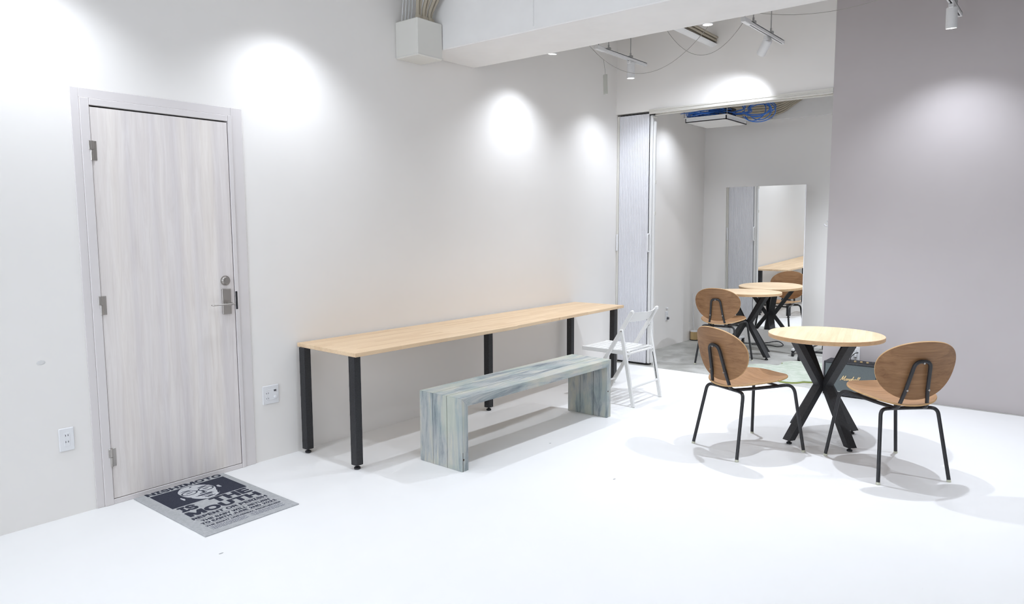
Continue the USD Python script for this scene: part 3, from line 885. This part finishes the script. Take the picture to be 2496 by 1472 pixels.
for xx in (.03, .17):
    for yy in (-.18, .18):
        part(sp, 'rubber_foot', cyl((xx, yy, 0), (xx, yy, .010), .012, n=14), BLACKP)
part(sp, 'power_cord', tube(spline([(.10, .02, .307), (.14, .03, .335), (.19, .01, .365), (.200, -.015, .375)], 8), .0035, 8), BLACKP)


def outlet(label, frame, w, h, slots, extra=None):
    """Wall plate: frame(u, v, n) gives the point u across, v up, n out of the wall, relative to the plate's middle."""
    loc, U, N = frame
    R = np.stack([U, np.array([0, 0, 1.0]), N], 1)
    t = thing('wall_outlet', label, 'outlet', loc)
    b = bx(-w / 2, w / 2, -h / 2, h / 2, 0, .008, .004)
    part(t, 'plate', xf(b, R), WHITEP, False)
    part(t, 'insert', xf(bx(-w / 2 + .022, w / 2 - .022, -h / 2 + .026, h / 2 - .026, .006, .0095, .001), R), WHITEP, False)
    for (u, v) in slots:
        part(t, 'slot', xf(bx(u - .0013, u + .0013, v - .0045, v + .0045, .0075, .0102), R), GREYSLOT, False)
    if extra:
        for nm, mesh, mat in extra:
            part(t, nm, xf(mesh, R), mat, False)
    return t


LW = (np.array([1.0, 0, 0]), np.array([0, -1.0, 0]))
sl4 = [(-.006, .022), (.006, .022), (-.006, -.012), (.006, -.012)]
outlet('white double wall outlet left of the wooden door', ((1.028, 0, .413), *LW), .072, .122, sl4)
s2 = [(-.034, .012), (-.020, .012), (-.034, -.022), (-.020, -.022)]
outlet('wide white wall outlet with aerial socket between door and long table', ((2.220, 0, .428), *LW), .118, .122, s2,
       [('aerial_socket', cat(xf(lathe([(0, 0), (.010, 0), (.010, .006), (.006, .007), (.006, .012), (0, .012)], 18), None, (.029, -.018, .008))), WHITEP),
        ('phone_jack', bx(.020, .038, .018, .030, .009, .0103, .001), GREYSLOT)])
outlet('white wall outlet on the side wall of the back room', ((7.78, 0, .39), *LW), .072, .122, sl4,
       [('plug', bx(-.012, .012, -.045, -.015, .009, .034, .004), GREYSLOT), ('switch_cap', bx(-.018, .018, .082, .104, 0, .018, .004), WHITEP)])
outlet('white wall outlet on the grey wall above the speaker cabinet', ((XE - .004, -2.497, .362), np.array([0, -1.0, 0]), np.array([-1.0, 0, 0])), .072, .122, sl4,
       [('plug', bx(-.014, .014, -.03, .0, .009, .03, .004), WHITEP)])

# ------------------------------------------------------------------ door mat
mt = thing('door_mat', 'grey door mat printed with navy lettering and a face, before the wooden door', 'mat', (1.332, -.808, 0))
MW, MH, MT = .532, .787, .006
part(mt, 'felt', bx(0, MW, 0, MH, 0, MT, .0015), MATF, False)
ox, oy = 1.332, -.808
zt = MT
L_ = lambda s, x0, x1, y0, y1, fat=.055: text_fit(s, x0 - ox, x1 - ox, y0 - oy, y1 - oy, zt - .0002, .0007, fat=fat)
part(mt, 'lettering', L_('NISHIMOTO', 1.390, 1.832, -.066, -.018, .035), INK, False, 'bold navy line NISHIMOTO')
part(mt, 'portrait_panel', extrude(sbox(1.394 - ox, -.346 - oy, 1.828 - ox, -.078 - oy), .0006, zt - .0002), INK, False, 'navy rectangle behind the face')


def blob(cx, cy, rx, ry, wob=.06, seed=1, n=48, k=1.0):
    th = np.linspace(0, 2 * np.pi, n, endpoint=False)
    w = 1 + wob * (meshkit.noise(np.stack([np.cos(th) * 2 + seed, np.sin(th) * 2, 0 * th], 1), seed) - .5) * 2
    return Polygon(np.stack([cx + rx * w * np.cos(th), cy + ry * w * np.sin(th)], 1)).buffer(0)


fcx, fcy = 1.612 - ox, -.214 - oy
face = union_all([blob(fcx, fcy + .02, .098, .112, .05, 3), blob(fcx + .002, fcy - .06, .075, .070, .06, 5)])
ears = union_all([blob(fcx - .116, fcy - .040, .008, .024, .3, 7), blob(fcx + .118, fcy + .004, .009, .020, .3, 8)])
part(mt, 'face_print', extrude(union_all([face, ears]).intersection(sbox(1.40 - ox, -.343 - oy, 1.82 - ox, -.085 - oy)), .0006, zt + .0002), MATP, False, 'pale printed face')
ring = lambda cx, cy, rx, ry, t_: blob(cx, cy, rx, ry, .03, 4).difference(blob(cx, cy, rx - t_, ry - t_, .03, 4))
feat = [ring(fcx - .048, fcy + .022, .044, .034, .007), ring(fcx + .050, fcy + .024, .044, .034, .007), sbox(fcx - .010, fcy + .022, fcx + .010, fcy + .030),
        blob(fcx - .048, fcy + .024, .020, .005, .2, 2), blob(fcx + .050, fcy + .026, .020, .005, .2, 3),
        affinity.rotate(blob(fcx - .046, fcy + .066, .030, .005, .2, 6), -4), affinity.rotate(blob(fcx + .05, fcy + .068, .032, .005, .2, 9), 5),
        blob(fcx + .006, fcy - .030, .020, .007, .3, 4), affinity.rotate(blob(fcx + .016, fcy - .010, .006, .026, .2, 5), -8),
        blob(fcx + .002, fcy - .058, .050, .009, .35, 8), blob(fcx + .004, fcy - .080, .030, .004, .3, 2), blob(fcx + .004, fcy - .104, .026, .008, .5, 12),
        affinity.rotate(blob(fcx + .082, fcy - .06, .006, .045, .3, 6), -25), affinity.rotate(blob(fcx + .0, fcy + .108, .012, .004, .3, 6), 30)]
part(mt, 'face_lines', extrude(union_all(feat), .0005, zt + .0006), INK, False, 'navy glasses, brows and mouth')
part(mt, 'lettering', L_('IS', 1.406, 1.500, -.438, -.356), INK, False, 'large navy word IS')
part(mt, 'lettering', L_('THE', 1.585, 1.812, -.440, -.354), INK, False, 'large navy word THE')
part(mt, 'lettering', L_('MOUTH', 1.402, 1.815, -.527, -.452), INK, False, 'large navy line MOUTH')
part(mt, 'lettering', L_('REPENT OR PERISH', 1.392, 1.818, -.578, -.546, .04), INK, False, 'navy line REPENT OR PERISH')
part(mt, 'lettering', L_('THE BABY WILL RETURN', 1.412, 1.800, -.632, -.606, .04), INK, False, 'navy line THE BABY WILL RETURN')
part(mt, 'lettering', L_('TO EARTH JUNE 2ND 2021', 1.392, 1.818, -.668, -.643, .04), INK, False, 'navy line TO EARTH JUNE 2ND 2021')
part(mt, 'lettering', L_('THE EIGHT UNIVERSAL PROPHECIES', 1.392, 1.816, -.710, -.694, .04), INK, False, 'navy line THE EIGHT UNIVERSAL PROPHECIES')
for yl in (-.536, -.588, -.596, -.676, -.684):
    part(mt, 'rule_line', extrude(sbox(1.398 - ox, yl - oy, 1.812 - ox, yl + .0016 - oy), .0005, zt - .0002), INK, False)
fine = []
rl = random.Random(4)
for col, (xa, xb) in enumerate(((1.405, 1.600), (1.622, 1.812))):
    for k in range(5):
        x, y_ = xa, -.7245 - k * .0098
        fine.append(sbox(x - .008, y_, x - .005, y_ + .0045))
        while x < xb - (0.0 if k % 2 else .03):
            w_ = rl.uniform(.008, .030)
            fine.append(sbox(x, y_, min(x + w_, xb), y_ + .0045))
            x += w_ + .004
part(mt, 'small_print', extrude(affinity.translate(union_all(fine), -ox, -oy), .0005, zt - .0002), plain('mat_small_print', (.16, .165, .20), .9), False, 'rows of tiny illegible print')

# ------------------------------------------------------------------ junction box and conduits by the beam
jb = thing('junction_box', 'white junction box in the corner of the wall and the ceiling beam', 'junction box', (3.36, -.235, 2.735))
part(jb, 'housing', bx(0, .256, 0, .234, 0, .262, .006), plain('box_paint', (.74, .725, .675), .5), False)
part(jb, 'lid_seam', bx(-.0015, .2575, -.0015, .2355, .010, .014, .0005), plain('box_paint_seam', (.70, .69, .66), .5), False)
for k in range(7):
    fx, fy_ = (.04 + .030 * k, .035 + .010 * (k % 2)) if k < 6 else (.10, .10)
    p0 = np.array([fx, fy_, .262])
    drift = -.02 - .035 * k if k < 6 else -.05
    pth = spline([p0 + (0, 0, -.004), p0 + (0, 0, .07), p0 + (0, drift * .5, .20), p0 + (0, drift, .42), p0 + (0, drift * 1.05, 1.012)], 8)
    c_ = obj('beige_conduit', f"beige conduit rising from the junction box, {('first', 'second', 'third', 'fourth', 'fifth', 'sixth')[k]} from the left of the front row" if k < 6 else 'beige conduit rising alone at the back of the junction box', 'conduit',
             xf(tube(pth, .0125, 10), None, (3.36, -.235, 2.735)), CREAMC, True, 'beige conduits above the junction box')
for k in range(7):
    fx, fy_ = (.04 + .030 * k, .035 + .010 * (k % 2)) if k < 6 else (.10, .10)
    part(jb, 'conduit_gland', lathe([(0, .258), (.019, .258), (.019, .284), (.016, .290), (0, .290)], 16, (fx, fy_, 0)), CREAMC)
cw = thing('clear_wires', 'few thin pale wires hanging beside the conduits at the wall', 'wires', (3.40, -.03, 2.99))
for k in range(4):
    part(cw, 'wire', tube(spline([(.03 * k, .0, 0), (.03 * k + .004, -.02, .25), (.02 * k, -.01, .75)], 8), .003, 6), WHITEP)

# ------------------------------------------------------------------ cable channel through the lintel
cc = thing('cable_channel', 'white half-round cable channel running from the beam into the lintel', 'cable channel', (4.20, -1.075, 3.245))
th = np.linspace(1.22 * math.pi, 2 * math.pi, 15)
outr = [(.060 * math.cos(a), .058 + .060 * math.sin(a)) for a in th]
inr = [(.055 * math.cos(a), .058 + .055 * math.sin(a)) for a in th[::-1]]
ch = extrude(Polygon(outr + inr), 2.36)
ch.apply_transform(np.array([[0, 0, 1, 0], [1, 0, 0, 0], [0, 1, 0, 0], [0, 0, 0, 1.0]]))
if ch.volume < 0: ch.invert()
part(cc, 'channel', ch, WHITEM, 40)
for k in range(8):
    yy, zz = (-.038 + .0255 * (k % 4), .036 + .012 * abs(k % 4 - 1.5)) if k < 4 else (-.050 + .0265 * (k % 4), .0805 + .002 * (k % 2))
    pth = [(x_, yy + .008 * math.sin(x_ * 3), zz + .007 * math.sin(x_ * 2.3) + .005) for x_ in np.linspace(.0, 2.32, 24)]
    obj('beige_cable', f"thick beige cable in the cable channel, {('first', 'second', 'third', 'fourth')[3 - k % 4]} from the long wall in the {('lower', 'upper')[k // 4]} layer", 'cable', xf(tube(pth, .0125, 8), None, (4.20, -1.075, 3.245)), CREAMC, True, 'beige cables in the cable channel')

# ------------------------------------------------------------------ swagged wires and the tag
def swag(a, b, sag, n=28, r=.0022):
    a, b = np.array(a, float), np.array(b, float)
    q = np.linspace(0, 1, n)[:, None]
    p = a + (b - a) * q
    p[:, 2] -= (4 * sag * q * (1 - q))[:, 0]
    return tube(p, r, 6)


obj('hanging_wire', 'thin grey wire sagging from the left lighting rail to the cable channel', 'wire', swag((5.40, -.36, 3.17), (5.40, -1.56, 3.165), .335), WIREM, True)
obj('hanging_wire', 'thin grey wire sagging from the cable channel to the rail of the tilted spotlight', 'wire', swag((5.43, -1.14, 3.165), (5.43, -1.83, 3.15), .245), WIREM, True)
obj('hanging_wire', 'thin grey wire running along the beam towards the top right rail', 'wire', swag((5.40, -1.90, 3.17), (5.40, -3.12, 3.16), .095), WIREM, True)
tg_ = thing('hanging_tag', 'pale rectangular tag hanging from a wire beside the corner of the white wall', 'tag', (5.40, -.545, 2.905))
part(tg_, 'tag_body', xf(bx(-.004, .004, -.022, .022, -.175, 0, .003), rotm((1, 0, 0), -2), (0, 0, -.03)), TAGM, False)
part(tg_, 'cord', tube(spline([(0, 0, -.032), (0, .006, .03), (0, .02, .106)], 6), .002, 6), WIREM)

# ------------------------------------------------------------------ tray of blue cables in the back room
ty = thing('hanging_tray', 'white tray hung under the back room ceiling holding blue cables', 'tray', (6.99, -1.05, 2.612))
part(ty, 'pan', cat(bx(.02, .58, .02, .48, 0, .012, .002), bx(.0, .60, 0, .5, .045, .052, .001), bx(.02, .028, .02, .48, 0, .05), bx(.572, .58, .02, .48, 0, .05), bx(.02, .58, .02, .028, 0, .05), bx(.02, .58, .472, .48, 0, .05)), plain('tray_enamel', (.76, .755, .74), .45), False)
for xx, yy in ((.01, .01), (.01, .49), (.59, .01), (.59, .49)):
    part(ty, 'suspension_rod', cyl((xx, yy, .05), (xx, yy, H - 2.612), .004, n=8), RODM)
rb = thing('network_box', 'black network box among the blue cables on the tray', 'network box', (7.20, -.86, 2.664))
part(rb, 'housing', bx(0, .22, -.11, .11, 0, .11, .006), BLACKP, False)
part(rb, 'panel', bx(-.002, .001, -.08, .08, .03, .07, .0005), plain('port_panel', (.25, .25, .26), .4), False)
bc = thing('blue_cables', 'tangle of blue network cables piled on the hanging tray', 'cables', (7.29, -.80, 2.664))
rc = random.Random(11)
for k in range(26):
    if k < 13:      # loops spread over the left half
        cx, cy, rx, ry, zz = rc.uniform(-.16, .02), rc.uniform(.02, .12), rc.uniform(.10, .22), rc.uniform(.14, .24), .012 + rc.uniform(0, .055)
        ph = rc.uniform(0, 6.28)
        a = np.linspace(ph, ph + rc.uniform(4.5, 7.5), 40)
        pth = np.stack([cx + rx * np.cos(a), cy + ry * np.sin(a), zz + .012 * np.sin(a * 2 + k) + .008], 1)
    elif k < 20:    # big loops hanging over the right edge
        R1, R2 = rc.uniform(.10, .17), rc.uniform(.06, .115)
        a = np.linspace(-.4, 2 * np.pi - .2, 40)
        yc = -.36 - rc.uniform(0, .10)
        pth = np.stack([.12 + rc.uniform(-.05, .05) + .05 * np.sin(a + k), yc - R1 * np.cos(a + math.pi), .065 + R2 * np.sin(a) + rc.uniform(-.015, .03)], 1)
        pth = np.vstack([[(-.05 + rc.uniform(-.05, .05), .05, .03)], [(.05, -.15, .05)], pth])
        pth = spline(pth[::4], 6)
    else:           # strands rising past the box to the ceiling
        x_, y_ = rc.uniform(-.13, .02), rc.uniform(-.20, .05)
        pth = spline([(x_ - .03, y_ + .12, .03), (x_ - .08, y_ + .06, .10), (x_ - .06, y_, .16), (x_, y_ - .05, .30), (x_ + .03, y_ - .02, .8)], 8)
    part(bc, 'cable', tube(pth, .0050, 6), BLUE, True)
bb = thing('beige_cable_bundle', 'bundle of beige cables running under the back room beam towards the right', 'cables', (8.60, -.9, 2.80))
for k in range(6):
    pth = spline([(.05 - .02 * k, .45, .06 + .03 * k), (.05 - .015 * k, .10, .04 + .028 * k), (.10 - .01 * k, -.12, .08 + .024 * k), (.12 - .01 * k, -.32, .20 + .02 * k), (.13 - .01 * k, -.75, .46 + .02 * k)], 8)
    part(bb, 'cable', tube(pth, .013, 8), CREAMC, True)
part(bb, 'cable_tie', bx(.02, .15, .0, .035, .02, .24, .004), CREAMC, False)

# ------------------------------------------------------------------ small things in the back room
cn = thing('veneer_canister', 'small light wood canister on the floor by the side wall of the back room', 'canister', (8.47, -.060, 0))
part(cn, 'body', lathe([(0, .010), (.052, .010), (.052, .118), (0, .118)], 36), CANW)
part(cn, 'lid', lathe([(0, .116), (.053, .116), (.053, .125), (.050, .127), (0, .127)], 36), WHITEP)
part(cn, 'base_ring', lathe([(0, 0), (.053, 0), (.053, .012), (0, .012)], 36), BLACKP)
obj('white_cord', 'thin white cord running down the side wall to the canister', 'cord', tube(spline([(8.50, -.012, .62), (8.52, -.014, .45), (8.515, -.018, .28), (8.49, -.05, .128)], 10), .0035, 6), WHITEP, True)

rg = thing('cloud_rug', 'mint green cloud-shaped rug on the concrete floor', 'rug', (7.05, -1.85, 0))
lob = [(.0, .0, .34), (.33, .05, .26), (.50, .16, .17), (.10, .40, .18), (-.16, .26, .16), (-.36, -.02, .13), (-.20, -.12, .17), (.02, -.30, .22), (.36, -.32, .26), (.55, -.12, .18)]
pl = union_all([Point(a, b).buffer(r, 24) for a, b, r in lob]).buffer(.03).buffer(-.03)
part(rg, 'pile', cat(extrude(pl.buffer(-.006), .014, .002)), RUG, False)
part(rg, 'edge', extrude(pl.difference(pl.buffer(-.0065)), .011, 0), RUGE, False, 'lime green edge')

obj('floor_cable', 'black cable looping on the concrete floor below the mirror', 'cable', tube(spline([(8.60, -.45, .008), (8.62, -.75, .008), (8.66, -.95, .03), (8.72, -1.07, .05), (8.66, -1.16, .02), (8.58, -1.12, .008), (8.62, -.98, .008), (8.55, -.8, .008)], 12), .0055, 8), BLACKP, True)
ps = thing('power_strip', 'black power strip on the concrete floor behind the far round table', 'power strip', (8.55, -.30, 0), 20)
part(ps, 'housing', bx(-.14, .14, -.025, .025, 0, .035, .005), BLACKP, False)
part(ps, 'plug', cat(bx(-.10, -.06, -.015, .015, .034, .07, .004), bx(.02, .06, -.015, .015, .034, .065, .004)), BLACKP, False)

# little marks on wall and floor that the photograph shows
obj('wall_chip', 'small grey chip in the white wall left of the door', 'chip', xf(trimesh.creation.icosphere(1, 1.0), np.diag([.020, .0015, .012]), (.939, -.0005, .83)), plain('chip_grey', (.71, .70, .69), .8), 30)
for k, (x_, y_) in enumerate(((1.29, -1.03), (1.10, -2.12), (1.31, -2.18), (3.27, -1.95), (3.61, -1.23))):
    w_ = [.012, .02, .016, .012, .010][k]
    obj('floor_scuff', 'tiny grey scuff on the white floor ' + ('left of the door mat', 'at the bottom edge of the view, longer one', 'at the bottom edge, right of another', 'in the middle of the open floor', 'in front of the plank bench')[k], 'scuff', xf(trimesh.creation.icosphere(1, 1.0), np.diag([w_, w_ * .5, .0006]), (x_, y_, .0)), plain(f'scuff_grey_{k}', (.42, .42, .42), .8), 30, 'grey scuffs on the white floor')
